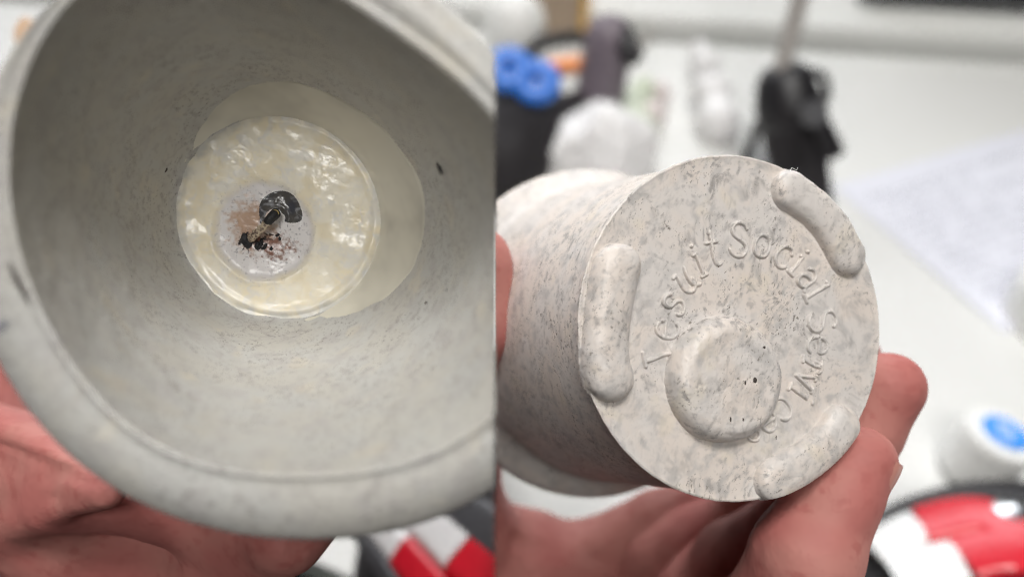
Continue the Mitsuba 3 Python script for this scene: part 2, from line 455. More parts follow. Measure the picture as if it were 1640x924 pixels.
GLYPH = {  # single strokes, x height 1, capitals 1.45
    "J": [[(-.3, 1.42), (.32, 1.45)], [(.08, 1.43), (.06, .25), (-.05, .03), (-.25, -.03), (-.38, .1)]],
    "e": [[(-.38, .57), (.36, .6)], [(.36, .6), (.28, .88), (.03, 1.0), (-.25, .9), (-.4, .52), (-.3, .16), (-.03, -.02), (.2, 0), (.34, .1)]],
    "s": [[(.3, .85), (.08, 1.0), (-.22, .93), (-.28, .7), (-.05, .53), (.2, .43), (.3, .22), (.12, .02), (-.12, -.02), (-.32, .14)]],
    "u": [[(-.45, .97), (-.33, 1.0), (-.35, .4), (-.25, .08), (0, 0), (.22, .12), (.33, .4)], [(.32, 1.0), (.33, .05), (.45, 0)]],
    "i": [[(-.14, .97), (0, 1.0), (0, .0)], [(-.15, 0), (.17, 0)], [(-.02, 1.36), (.02, 1.38)]],
    "t": [[(-.05, 1.4), (-.04, .25), (.08, .02), (.28, .04)], [(-.3, 1.0), (.26, 1.0)]],
    "S": [[(.38, 1.25), (.2, 1.43), (-.12, 1.45), (-.38, 1.25), (-.36, .98), (-.1, .78), (.2, .66), (.42, .42), (.34, .12), (.05, -.02), (-.25, .03), (-.44, .24)]],
    "o": [[(0, 1.0), (-.28, .88), (-.4, .5), (-.28, .12), (0, 0), (.28, .12), (.4, .5), (.28, .88), (0, 1.0)]],
    "c": [[(.34, .82), (.1, 1.0), (-.2, .92), (-.38, .5), (-.24, .1), (.05, -.01), (.35, .16)]],
    "a": [[(-.28, .86), (-.02, 1.0), (.24, .88), (.3, .55), (.3, .1), (.42, 0)], [(.3, .58), (-.05, .55), (-.33, .32), (-.26, .05), (0, -.01), (.3, .2)]],
    "l": [[(-.16, 1.38), (0, 1.45), (0, 0)], [(-.2, 0), (.2, 0)]],
    "r": [[(-.28, .97), (-.16, 1.0), (-.16, 0)], [(-.28, 0), (0, 0)], [(-.16, .65), (0, .92), (.2, 1.0), (.34, .9)]],
    "v": [[(-.42, 1.0), (-.2, 1.0)], [(-.34, 1.0), (0, 0), (.34, 1.0)], [(.2, 1.0), (.42, 1.0)]],
}
TEXT = [("J", 1056, 571), ("e", 1068, 527), ("s", 1079, 487), ("u", 1099, 450), ("i", 1120, 424), ("t", 1142, 403), ("S", 1183, 384), ("o", 1220, 394), ("c", 1254, 411), ("i", 1275, 425),
        ("a", 1292, 446), ("l", 1308, 467), ("S", 1317, 514), ("e", 1309, 553), ("r", 1300, 583), ("v", 1289, 608), ("i", 1278, 628), ("c", 1253, 654), ("e", 1229, 672), ("s", 1205, 686)]
tc = plane(1172, 548)
XH = 4.3
for k, (ch, x, y) in enumerate(TEXT):
    c = plane(x, y); up = (c - tc) / np.linalg.norm(c - tc); rt = np.array([up[1], -up[0]])
    mid_h = 0.72 if ch in "JSl" else 0.6 if ch == "t" else 0.5
    strokes = [[c + XH * (0.92 * sx * rt + (sy - mid_h) * up) for sx, sy in (spline(s, 5 * len(s)) if len(s) > 2 and not (ch in "vil" or (ch in "t" and len(s) == 2)) else s)] for s in GLYPH[ch]]
    allp = np.array([q for s in strokes for q in s])
    def fn(g):
        d = np.min([poly_dist(g, s) for s in strokes], axis=0)
        w = 0.36 + 0.08 * (meshkit.noise(np.concatenate([g * 0.9, g[..., :1] * 0 + k], -1), 3) - 0.5)
        fade = 0.62 + 0.3 * (meshkit.noise(np.concatenate([g * 0.35, g[..., :1] * 0], -1), 31) - 0.5)
        return 1.0 * fade * (np.exp(-(d / w) ** 4 * 0.8) - 0.12) - 0.25 * (d > 1.3 * w)
    lm = patch(lambda g: np.maximum(0.95 * fn(g), -0.4) , allp.min(0) - 1.2, allp.max(0) + 1.2, 0.11)
    add(cup2 + "__letter", lm, "cup_stone", True)
h0 = P(1266, 274, 139.5)
add(cup2 + "__fibre", world(tube(spline([h0, h0 + [0.6, 0.5, 0.2], h0 + [1.0, 0.2, 0], h0 + [1.3, 0.6, -0.2]], 14), 0.05, 6)), "fibre_white", True)

# ------------------------------------------------------------------ left: the cup seen from above, with the burnt candle
S = 0.925
CF = np.array([-46.3, 14.1, 150.0]) * S        # middle of the wax floor
CR = np.array([-34.4, 5.0, 101.4]) * S         # middle of the rim
UR, VR, NR = frame(-0.02, -0.12)
UF, VF, NF = frame(0.05, -0.12)
RIM = [(114, 0), (68, 75), (39, 140), (24, 201), (18, 260), (21, 332), (31, 394), (62, 472), (88, 524), (123, 586), (162, 639), (243, 700), (340, 742), (380, 748), (490, 758), (586, 751), (653, 731), (789, 661), (560, 8), (608, 33), (655, 69), (703, 107), (750, 148), (791, 188)]
BRIM = [(0, 586), (40, 651), (101, 720), (130, 744), (182, 781), (263, 821), (344, 850), (400, 862), (490, 863), (583, 858), (641, 847), (723, 822), (792, 784), (712, 0), (755, 48), (797, 100)]


def ring_fit(pix, c, u, v, nn, order, reg):
    """Radius against angle of an uneven hand-made ring in its plane, from places measured on it."""
    q = np.array([plane(x, y, c, u, v, nn) for x, y in pix]); a = np.arctan2(q[:, 1], q[:, 0]); r = np.hypot(q[:, 0], q[:, 1])
    def basis(a):
        return np.stack([np.ones_like(a)] + [g(k * a) for k in range(1, order + 1) for g in (np.cos, np.sin)], 1)
    w = np.diag([0] + [reg * k ** 2 for k in range(1, order + 1) for _ in (0, 1)])
    B = basis(a)
    co = np.linalg.solve(B.T @ B + w, B.T @ r)
    return lambda t: basis(t) @ co


rim_r = ring_fit(RIM, CR, UR, VR, NR, 5, 0.02)
CB = CR - NR * 1.6 * S + np.array([0, 0, 0.0])
brim_r = ring_fit(BRIM, CB, UR, VR, NR, 4, 0.03)
n = 480; t = np.arange(n) * 2 * np.pi / n
ct, st = np.cos(t)[:, None], np.sin(t)[:, None]
RIMC = CR + rim_r(t)[:, None] * (ct * UR + st * VR)
BRIMC = CB + brim_r(t)[:, None] * (ct * UR + st * VR)
R0 = 20.2 * S
FLOORC = CF + R0 * (ct * UF + st * VF)


def wall(f):
    """The inside of the cup, from the foot of the wall (0) to the rim (1)."""
    f = np.broadcast_to(f, n)[:, None]
    w = f ** 0.62
    lin = CF + (CR - CF) * f
    a = FLOORC - CF; b = RIMC - CR
    return lin + a * (1 - w) + b * w


def rough(ring, amp, f, seed):
    d = ring - ring.mean(0); d /= np.linalg.norm(d, axis=1, keepdims=True)
    return ring + d * (amp * (meshkit.fbm(ring * f, 3, seed) - 0.5))[:, None]


rings = [CF - NF * 2.5 + (FLOORC - CF) * q for q in (0.3, 0.8)] + [FLOORC - NF * 2.4]
rings += [rough(wall(f), 0.55, 0.22, 4) for f in np.r_[0.0, 0.01, 0.03, 0.06, np.linspace(0.1, 0.94, 60)]]
rings += [wall(0.965), wall(0.985) - 0.0 * NR]
out_dir = (BRIMC - BRIMC.mean(0)); out_dir /= np.linalg.norm(out_dir, axis=1, keepdims=True)
rings += [RIMC + NR * 0.35, RIMC + NR * 0.55 + out_dir * 0.5, RIMC + NR * 0.25 + out_dir * 1.0]
brim_rings = []
A0 = RIMC + NR * 0.05 + out_dir * 1.2
for q in np.linspace(0.06, 0.96, 16):
    rings.append(rough(A0 + (BRIMC - A0) * q + NR * (1.3 * math.sin(math.pi * q) ** 0.8), 0.3, 0.15, 8))
    brim_rings.append(rings[-1])
rings += [BRIMC - NR * 0.7 + out_dir * 0.2, BRIMC - NR * 1.7, BRIMC - NR * 2.2 - out_dir * 1.5]
D0 = wall(0.82) + out_dir * 3.5
rings += [BRIMC - NR * 2.6 + (D0 - BRIMC) * 0.5, D0, wall(0.7) + out_dir * 3.2, wall(0.5) + out_dir * 3.2, wall(0.3) + out_dir * 3.4, wall(0.1) + out_dir * 3.8, wall(0.0) + out_dir * 5 - NF * 2, wall(0.0) + out_dir * 5 - NF * 7, CF - NF * 7.0 + (FLOORC - CF) * 0.4]
scene["cup_stone_dimmed"] = cup_stone(1.25, 8.0, W(CR) - W(CF), 0.85, (0.44, 0.425, 0.39), (0.435, 0.43, 0.41))  # same stone as the other cup, darkened and greyed for dimmer, cooler light
cup1 = thing("candle_cup", "off-white marbled cup seen from above with burnt candle wax inside", "cup")
add(cup1 + "__body", world(cut(rings_mesh(rings), True)), "cup_stone_dimmed", 40)


def on_wall(x, y):
    """Point and inward direction of the inside wall at a measured place."""
    best = None
    for f in np.linspace(0.05, 0.95, 90):
        r = wall(f); pr = np.stack([PX + F * r[:, 0] / r[:, 2], PY - F * r[:, 1] / r[:, 2]], 1)
        d = np.hypot(pr[:, 0] - x, pr[:, 1] - y); i = d.argmin()
        if best is None or d[i] < best[0]:
            best = (d[i], r[i], -(r[i] - r.mean(0)) / np.linalg.norm(r[i] - r.mean(0)))
    return best[1:]


def lump(c, nrm, along, size, seed, amp=0.4):
    m = trimesh.creation.icosphere(subdivisions=3)
    v = m.vertices * (1 + amp * (meshkit.fbm(m.vertices * 1.7 + seed, 3, seed)[:, None] - 0.5) * 2)
    w = np.cross(nrm, along); w /= np.linalg.norm(w); a = np.cross(w, nrm)
    m.vertices = c + v[:, :1] * size[0] * a + v[:, 1:2] * size[1] * w + v[:, 2:] * size[2] * nrm
    return world(m)


for x, y, sx, sy in ((702, 267, 1.25, 0.72), (265, 273, 0.45, 0.2), (716, 465, 0.22, 0.1), (683, 487, 0.3, 0.12)):
    c, nn = on_wall(x, y)
    add(cup1 + "__blemish_or_shade", lump(c + nn * 0.05, nn, np.array([0.15, 1, 0.2]), (sx, sy, 0.18), int(x)), "blemish_shade_brown", True)

def on_brim(x, y):
    best = None
    for r in brim_rings:
        pr = np.stack([PX + F * r[:, 0] / r[:, 2], PY - F * r[:, 1] / r[:, 2]], 1)
        d = np.hypot(pr[:, 0] - x, pr[:, 1] - y); i = d.argmin()
        if best is None or d[i] < best[0]:
            best = (d[i], r[i], NR)
    return best[1:]


for q, (x, y, sx, sy, al, mat) in enumerate([(48, 436, 3.6, 0.42, (0.42, -0.9, 0.1), "blemish_shade_brown"), (8, 28, 1.9, 1.2, (0.4, 1, 0), "stain_tan"), (6, 520, 1.3, 0.7, (1, 1, 0), "blemish_grey")]):  # first lump is painted shade in the gap between rim and brim
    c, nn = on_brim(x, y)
    add(cup1 + ("__blemish_or_shade" if mat != "stain_tan" else "__stain"), lump(c, nn, np.array(al), (sx, sy, 0.12), q + 2, 0.3), mat, True)

# wax
def fl(x, y):
    return plane(x, y, CF, UF, VF, NF)


crater = fl(421, 371); cr = 10.1 * S
cstain = fl(398, 362); cdirt = fl(410, 388)
candle = thing("candle", "cream candle stub with sooty bent wick at the bottom of the marbled cup", "candle")
Wcf, Wu, Wv = W(CF), (W(CF + UF) - W(CF)) * 1e6, (W(CF + VF) - W(CF)) * 1e6


def wax_uv(p):
    q = [p.x - float(Wcf[0]), p.y - float(Wcf[1]), p.z - float(Wcf[2])]
    return tuple(sum(q[i] * float(a[i]) for i in range(3)) for a in (Wu, Wv))


def wax_fn(p, nn, uv):
    u, v = wax_uv(p)
    w = (fbm(u * 0.5, v * 0.5 + 7, 0, 3) - 0.5) * 3
    r = dr.sqrt(dr.square(u) + dr.square(v))
    c = mix((0.78, 0.70, 0.53), (0.80, 0.75, 0.63), smoothstep(0.35, 0.7, fbm(u * 0.35, v * 0.35, 2, 4)))
    c = mix(c, (0.52, 0.51, 0.47), smoothstep(0.0, 1.0, (r + w - 18.0 * S) / 3.0))                      # the thin greyer film up the wall
    veil = smoothstep(0.45, 0.7, fbm(u * 0.5 + w, v * 0.35, 5, 4))
    c = mix(c, (0.66, 0.66, 0.66), veil * 0.45)
    d = dr.sqrt(dr.square(u - float(crater[0])) + dr.square(v - float(crater[1]))) + w * 0.35
    c = mix((0.68, 0.655, 0.65), c, smoothstep(cr * 0.86, cr * 1.05, d))
    soot = smoothstep(0.64, 0.78, fbm(u * 2.2, v * 2.6, 9, 3)) * (1 - smoothstep(cr * 0.5, cr * 1.3, d))
    c = mix(c, (0.12, 0.11, 0.13), soot * 0.55)
    b = dr.sqrt(dr.square((u - float(cstain[0])) / 1.1) + dr.square((v - float(cstain[1])) / 1.3)) + w * 1.1 + (fbm(u * 1.4, v * 1.4, 3, 3) - 0.5) * 4
    c = mix((0.42, 0.25, 0.15), c, 0.15 + 0.85 * smoothstep(1.0, 4.6, b))
    k = dr.sqrt(dr.square((u - float(cdirt[0])) / 1.7) + dr.square((v - float(cdirt[1])) / 0.75)) + w * 0.6 + (fbm(u * 2.2, v * 2.2, 6, 4) - 0.5) * 5
    c = mix((0.012, 0.01, 0.01), c, smoothstep(0.9, 1.9, k))
    k2 = dr.sqrt(dr.square((u - float(cdirt[0]) - 2.6) / 1.5) + dr.square((v - float(cdirt[1]) + 0.9) / 0.8)) + (fbm(u * 1.8, v * 1.8, 16, 4) - 0.5) * 6
    return mix((0.22, 0.11, 0.08), c, smoothstep(0.4, 3.4, k2))


def wax_relief(p, nn, uv):
    u, v = wax_uv(p)
    return 0.00009 * fbm(u * 0.55 + 2.5 * fbm(v * 0.3, u * 0.3, 0, 2), v * 1.1 + u * 0.4, 1, 4)


scene["candle_wax"] = {"type": "twosided", "bsdf": {"type": "bumpmap", "nested_texture": proc(wax_relief, 1.2e-4), "scale": 1.0,
                       "nested_bsdf": {"type": "principled", "base_color": proc(wax_fn), "roughness": 0.3, "specular": 0.6, "clearcoat": 0.3, "clearcoat_gloss": 0.9}}}


def wax_h(g):
    r = np.hypot(g[..., 0], g[..., 1])
    d = np.hypot(g[..., 0] - crater[0], g[..., 1] - crater[1])
    a = np.arctan2(g[..., 1] - crater[1], g[..., 0] - crater[0])
    g3 = np.concatenate([g, g[..., :1] * 0], -1)
    d = d + 1.1 * (meshkit.fbm(g3 * 0.25, 3, 2) - 0.5)
    h = 1.1 * (np.tanh((d - cr) / 0.8) - 1) * 0.5
    h = h + (0.45 + 0.35 * np.sin(-a)) * np.exp(-((d - cr) / 0.75) ** 2)
    h = h + 1.3 * (meshkit.fbm(g3 * 0.16, 3, 14) - 0.5) + 0.25 * (meshkit.fbm(g3 * 0.4, 3, 3) - 0.5)
    sw = g3 + 1.6 * np.stack([meshkit.fbm(g3 * 0.3 + k_, 3, 40 + k_) - 0.5 for k_ in (1, 2, 3)], -1) * [1, 1, 0]
    patch_ = np.clip(4 * (meshkit.fbm(g3 * 0.13, 3, 71) - 0.42), 0.1, 1)
    h = h + patch_ * (0.2 * np.abs(meshkit.fbm(sw * 0.6 * [1, 1.5, 1], 4, 50) - 0.5) + 0.08 * (meshkit.fbm(g3 * 2.6, 3, 60) - 0.5))
    ph = np.arctan2(g[..., 1], g[..., 0])
    h = h + 0.9 * np.exp(-((R0 - 1.3 - r) / 0.8) ** 2) * (0.5 - 0.5 * np.sin(ph - math.pi / 4 + 0.0))   # raised outer bead, low left
    return h


mh = 0.5 + 0.5 * np.cos(t - math.radians(34))
f_men = 0.004 + 0.235 * mh ** 1.8
f_men = f_men + 0.03 * mh * (meshkit.fbm(np.stack([np.cos(t) * 3, np.sin(t) * 3, t * 0], 1), 4, 6) - 0.5)
MEN = np.empty((n, 3))
for i in range(n):
    MEN[i] = wall(f_men[i])[i]
inward = CF - FLOORC; inward /= np.linalg.norm(inward, axis=1, keepdims=True)
MEN = MEN + inward * 0.05 * 0 - inward * 0.3
rings = []
for q in np.linspace(0.01, 0.985, 170):
    g = q * R0 * np.stack([np.cos(t), np.sin(t)], 1)
    rings.append(CF + g[:, :1] * UF + g[:, 1:] * VF + wax_h(g)[:, None] * NF)
Elast = rings[-1]
rings += [wall(0.004), wall(0.012) - inward * 0.6]
m = rings_mesh(rings, True, False)
if np.mean(m.face_normals @ NF) < 0:
    m.invert()
add(candle + "__wax", world(m), "candle_wax", True)
# the smooth bank of wax that set up the side while the cup stood aslant
Elast = Elast - NF * (0.9 - 0.65 * mh[:, None]) + inward * 0.35 * mh[:, None]
K = Elast * 0.5 + MEN * 0.5 - NF * (0.9 * mh[:, None]) + inward * 0.15 * mh[:, None]
lip = 0.65 * mh[:, None] ** 2
bank = []
for q in np.linspace(0.0, 1, 30):
    bank.append((1 - q) ** 2 * Elast + 2 * q * (1 - q) * K + q * q * MEN + inward * lip * min(1.0, q * 4))
for q in (0.35, 0.7, 1.0):
    bank.append(MEN + inward * lip * math.cos(q * math.pi / 2) + (CR - CF) / np.linalg.norm(CR - CF) * lip * 0.7 * math.sin(q * math.pi / 2) - inward * 0.25 * q)
m = rings_mesh(bank, False, False)
if np.mean(np.einsum("ij,ij->i", m.face_normals, (CF - NF * -30) - m.triangles_center)) < 0:
    m.invert()
plain("bank_wax", {**proc(lambda p, nn, uv: mix((0.46, 0.435, 0.37), (0.62, 0.59, 0.50), smoothstep(0.3, 0.65, fbm(p.x * 90, p.y * 90, p.z * 90, 4))))}, 0.28, 0.5, clearcoat=0.3)
add(candle + "__wax_bank", world(m), "bank_wax", 60)


def wax_point(x, y, lift=0.0):
    q = fl(x, y)
    return CF + q[0] * UF + q[1] * VF + (wax_h(np.array([q]))[0] + lift) * NF


# dark half-moon of set melt beside the wick
OUT = np.array([fl(*q) for q in [(411, 348), (411, 328), (424, 311), (445, 304), (465, 308), (479, 323), (485, 343), (481, 356), (468, 359), (455, 357), (445, 355), (434, 360), (422, 364), (413, 360)]])
from scipy.interpolate import make_interp_spline
OUT = make_interp_spline(np.arange(len(OUT) + 3), np.vstack([OUT, OUT[:3]]), k=3)(np.linspace(1, len(OUT) + 1, 121)[:-1])
pc = fl(444, 335); root = fl(438, 351)


def pool_fn(p, nn, uv):
    u, v = wax_uv(p)
    film = smoothstep(0.5, 0.8, fbm(u * 0.9 + 3 * fbm(u * 0.5, v * 0.5, 2, 2), v * 1.2, 12, 4))
    c = mix((0.075, 0.07, 0.065), (0.05, 0.052, 0.065), smoothstep(0.3, 0.7, fbm(u * 0.5, v * 0.5, 4, 2)))
    return mix(c, (0.36, 0.37, 0.40), film * 0.5)


scene["dark_melt"] = {"type": "twosided", "bsdf": {"type": "principled", "base_color": proc(pool_fn), "roughness": 0.22, "specular": 0.6}}
rings = []
for q in np.linspace(0.02, 1.0, 40):
    g = pc + (OUT - pc) * q
    dr_ = np.hypot(g[:, 0] - root[0], g[:, 1] - root[1])
    h = 0.16 + 0.5 * np.exp(-((dr_ - 2.6) / 0.5) ** 2) * 0.6 - 0.7 * np.exp(-(dr_ / 1.6) ** 2) + 0.3 * (meshkit.fbm(np.c_[g * 0.9, g[:, 0] * 0], 3, 77) - 0.5)
    base = wax_h(g)
    h = np.where(q > 0.93, h * 0 - 0.15, h)
    flat = wax_h(pc[None])[0] 
    rings.append(CF + g[:, :1] * UF + g[:, 1:] * VF + ((base if q > 0.9 else flat * (1 - q) + base * q) + h)[:, None] * NF)
add(candle + "__melt_pool", world(rings_mesh(rings, True, False)), "dark_melt", True)

plain("wick_cord", {**proc(lambda p, nn, uv: mix((0.46, 0.38, 0.28), (0.14, 0.10, 0.08), smoothstep(0.4, 0.65, fbm(p.x * 2600, p.y * 2600, p.z * 1800, 3))))}, 0.8, 0.2)
wp = spline([wax_point(401, 382, 0.3), wax_point(412, 374, 2.2), wax_point(425, 363, 3.0), wax_point(437, 351, 3.0), wax_point(444, 342, 2.4)], 40)
for k in range(3):                                    # the twisted strands of the cord
    a = np.linspace(0, 11, 34) + k * 2 * np.pi / 3
    seg = wp[:34]
    off = np.stack([np.cos(a) * 0.36, np.sin(a) * 0.36, np.zeros(34)], 1)
    add(candle + "__wick", world(tube(seg + off, 0.44, 8)), "wick_cord", True)
m = tube(wp[30:], np.linspace(0.85, 0.95, 10), 20)
m.vertices += 0.35 * (meshkit.fbm(np.asarray(m.vertices) * 2.0, 3, 5)[:, None] - 0.5) * np.array([1, 1, 1])
add(candle + "__wick_tip", world(m), "char_black", True)
plain("ember_straw", (0.42, 0.30, 0.10), 0.5)
cc = wax_point(445, 342, 3.0)
lp = cc + 0.62 * (np.cos(np.linspace(0, 4.4, 20))[:, None] * UF + np.sin(np.linspace(0, 4.4, 20))[:, None] * VF) 
add(candle + "__wick_thread", world(tube(lp, 0.11, 8)), "ember_straw", True)
for k, (x, y, s) in enumerate([(390, 384, 1.2), (396, 391, 0.9), (409, 393, 0.6), (416, 389, 0.6), (423, 394, 0.45), (442, 377, 0.42), (445, 383, 0.36), (432, 399, 0.4), (420, 398, 0.5), (412, 397, 0.6)]):
    al = np.array([rng.normal(), rng.normal(), 0.1])
    add(candle + "__char_flake", lump(wax_point(x, y, 0.15), NF, al, (s, s * 0.6, 0.3), k + 3, 0.7), "char_black", True)

# ------------------------------------------------------------------ hands
def hand_mesh(palm, fingers, step, extra=None, kp=7.0, bump=0.0, seed=1, kf=0.9):
    pts = np.array([a for js in [palm, *fingers] for a, _ in js]); rad = max(r for js in [palm, *fingers] for _, r in js)
    def sdf(p):
        fd = None
        for js in fingers:
            e = chain(p, js)
            fd = e if fd is None else smin(fd, e, kf)
        d = smin(fd, chain(p, palm, 12.0), kp) if palm else fd
        return extra(p, d) if extra else d
    m = surface(sdf, pts.min(0) - rad - 3, pts.max(0) + rad + 3, step)
    if bump:
        m.vertices = m.vertices + m.vertex_normals * (bump * (meshkit.fbm(np.asarray(m.vertices) * 0.16, 3, seed)[:, None] - 0.5))
    return m


def J(*js):
    return [(P(x, y, d), r) for x, y, d, r in js]


fA = J((1375, 741, 150, 7.3), (1335, 800, 149, 8.4), (1290, 890, 147, 10.2), (1235, 1010, 157, 12), (1130, 1100, 190, 14))
fB = J((1423, 621, 163, 7.7), (1378, 690, 166, 8.3), (1290, 830, 172, 9.2), (1180, 900, 190, 10.4), (1060, 1010, 232, 13))
fC = J((1364, 572, 186, 6.8), (1300, 700, 189, 7.6), (1190, 830, 204, 9), (1060, 890, 224, 10.4), (950, 980, 250, 13))
fD = J((1150, 795, 222, 7.5), (1050, 830, 228, 8.4), (950, 885, 234, 10), (860, 960, 244, 12))
fT = J((759, 425, 163, 8.6), (755, 520, 165, 9.2), (735, 640, 184, 10.5), (725, 800, 214, 14), (800, 960, 250, 19))
palmR = J((840, 912, 236, 19), (960, 985, 262, 20), (1060, 1060, 270, 22), (900, 1120, 290, 26))


def creases_right(p, d):
    def groove(a, b, depth, w):
        return depth * np.exp(-(bone(p, P(*a), P(*b), 0, 0) / w) ** 2)
    d = d + groove((1340, 860, 132), (1240, 815, 132), 0.8, 1.6) + groove((1390, 880, 136), (1200, 838, 132), 0.35, 0.9)
    d = d + groove((800, 860, 218), (960, 900, 222), 1.4, 2.0) + groove((880, 800, 222), (900, 960, 215), 1.0, 1.8)
    return d


hm = hand_mesh(palmR, [fA, fB, fC, fD, fT], 1.0, creases_right, 7.0, 0.7, 3, 0.35)
hand2 = thing("hand_001", "hand holding the cup on its side, two reddish fingertips past its right edge", "hand")
add(hand2 + "__skin", world(cut(hm, False)), "skin", True)
# the nail of the front finger, seen from its side
tip, nxt = P(1375, 741, 150), P(1335, 800, 149)
na = (tip - nxt) / np.linalg.norm(tip - nxt)
nn = np.array([0.80, -0.42, -0.30]); nn -= na * (nn @ na); nn /= np.linalg.norm(nn); nw = np.cross(na, nn)
gx, gy = np.meshgrid(np.linspace(-1, 1, 25), np.linspace(-1, 1, 19), indexing="ij")
r_ = 7.42 - 0.5 * np.clip(gx, 0, 1) ** 2 - 0.35 * np.abs(gy) ** 4
V = tip - na * 0.6 + (gx * 4.6 * (1 - 0.12 * gy ** 2))[..., None] * na + (r_ * np.sin(gy * 0.8))[..., None] * nw + (r_ * np.cos(gy * 0.8))[..., None] * nn
add(hand2 + "__nail", world(grid_mesh(V)), "nail_horn", True)

k = S
gA = J((540, 780, 152 * k, 6), (460, 856, 150 * k, 6.8), (380, 900, 170 * k, 9.6), (270, 960, 225 * k, 14))
gB = J((650, 600, 186 * k, 8), (520, 720, 182 * k, 9), (400, 850, 186 * k, 10), (250, 960, 225 * k, 13))
gC = J((600, 430, 198 * k, 8), (430, 600, 196 * k, 9), (290, 800, 194 * k, 10), (160, 940, 230 * k, 13))
gT = J((-110, 420, 262 * k, 13), (-66, 570, 240 * k, 16), (-40, 690, 232 * k, 15), (20, 800, 225 * k, 16))
gW = J((30, 740, 196 * k, 12), (140, 770, 172 * k, 10), (280, 800, 164 * k, 8.5), (400, 830, 162 * k, 7.8))
palmL = J((20, 800, 208 * k, 17), (150, 830, 198 * k, 16), (280, 860, 204 * k, 16), (60, 980, 270 * k, 30), (-160, 860, 270 * k, 26))


def creases_left(p, d):
    def ridge(a, b, ra, rb, kk):
        return smin(d, bone(p, P(*a), P(*b), ra, rb), kk)
    d = ridge((-60, 650, 210 * k), (182, 784, 141 * k), 5.0, 0.9, 5.0)
    d = ridge((-60, 755, 208 * k), (180, 789, 141 * k), 4.2, 0.8, 4.0)
    d = ridge((-60, 860, 210 * k), (172, 796, 142 * k), 5.5, 0.9, 6.0)
    def groove(a, b, depth, w):
        return depth * np.exp(-(bone(p, P(*a), P(*b), 0, 0) / w) ** 2)
    d = d + groove((0, 708, 178 * k), (165, 780, 140 * k), 0.9, 0.9) + groove((0, 800, 182 * k), (165, 794, 140 * k), 0.8, 0.9)
    d = d + groove((440, 840, 145 * k), (475, 885, 143 * k), 0.8, 1.1) + 0.0
    return d


hm = hand_mesh(palmL, [gA, gB, gC, gT, gW], 1.0, creases_left, 12.0, 0.8, 6, 8.0)
add("hand", world(cut(hm, True)), "skin", True, "shadowed hand with folded skin gripping the open cup from below at the lower left", "hand")

# ------------------------------------------------------------------ on the desk
def ray_ellipsoid(x, y, c, r):
    """First meeting of the sight line to (x, y) with an upright ellipsoid (world metres)."""
    d = (x - PX) / F * RIGHT + (PY - y) / F * UP + FWD
    o = (EYE - c) / r; q = d / r
    A, B, Cc = q @ q, o @ q, o @ o - 1
    disc = B * B - A * Cc
    s = (-B - math.sqrt(disc)) / A if disc > 0 else -B / A
    p = EYE + d * s
    nn = (p - c) / r ** 2
    return p, nn / np.linalg.norm(nn)


def ribbon(px, c, r, width, thick, n=26):
    """A raised rib lying on the shell along the given places."""
    q = [ray_ellipsoid(x, y, c, r) for x, y in px]
    pts = spline([a for a, _ in q], n); nr = (pts - c) / r ** 2; nr /= np.linalg.norm(nr, axis=1, keepdims=True)
    pts = pts + nr * 0.002
    tt = np.gradient(pts, axis=0); tt /= np.linalg.norm(tt, axis=1, keepdims=True)
    w = np.cross(nr, tt)
    a = np.linspace(0, 2 * np.pi, 25)[:-1]
    ca, sa = np.sign(np.cos(a)) * np.abs(np.cos(a)) ** 0.5, np.sign(np.sin(a)) * np.abs(np.sin(a)) ** 0.6
    width = np.broadcast_to(width, n)
    return rings_mesh([p_ + wd * ca[:, None] * w_ + thick * sa[:, None] * n_ for p_, w_, n_, wd in zip(pts, w, nr, width)])


def shell(c, r, lift=-0.004):
    m = trimesh.creation.icosphere(subdivisions=5); v = m.vertices * (r + lift)
    v[:, 2] = np.maximum(v[:, 2], -0.02)
    m.vertices = v + c
    return m


def world_cut(m, keep_left):
    q = m.copy(); r = (np.asarray(m.vertices) - EYE) * 1000
    q.vertices = np.stack([r @ RIGHT, r @ UP, r @ FWD], 1)
    return world(cut(q, keep_left))


hc = D(800, 960, 0.0) + [0.02, 0, 0.02]; hr = np.array([0.088, 0.13, 0.085])
hel = thing("helmet", "black helmet with red and white ribs lying under the open cup in the left picture", "helmet", None)
add(hel + "__shell", world_cut(shell(hc, hr), True), "soft_black", 40)
for key, px, wd, mat in [("white_rib", [(612, 832), (640, 866), (655, 886)], 0.006, "white_shell"), ("red_rib", [(656, 888), (685, 924), (720, 970)], 0.0065, "red_shell"),
                         ("white_rib", [(668, 812), (712, 852), (745, 887)], 0.0085, "white_shell"), ("red_rib", [(747, 890), (780, 922), (830, 965)], 0.0088, "red_shell"),
                         ("grey_rib", [(715, 795), (765, 840), (830, 890)], 0.0085, "charcoal_plastic"), ("grey_rib", [(590, 850), (620, 900), (650, 950)], 0.004, "charcoal_plastic")]:
    add(hel + "__" + key, world_cut(ribbon(px, hc, hr, wd, 0.005), True), mat, 40)

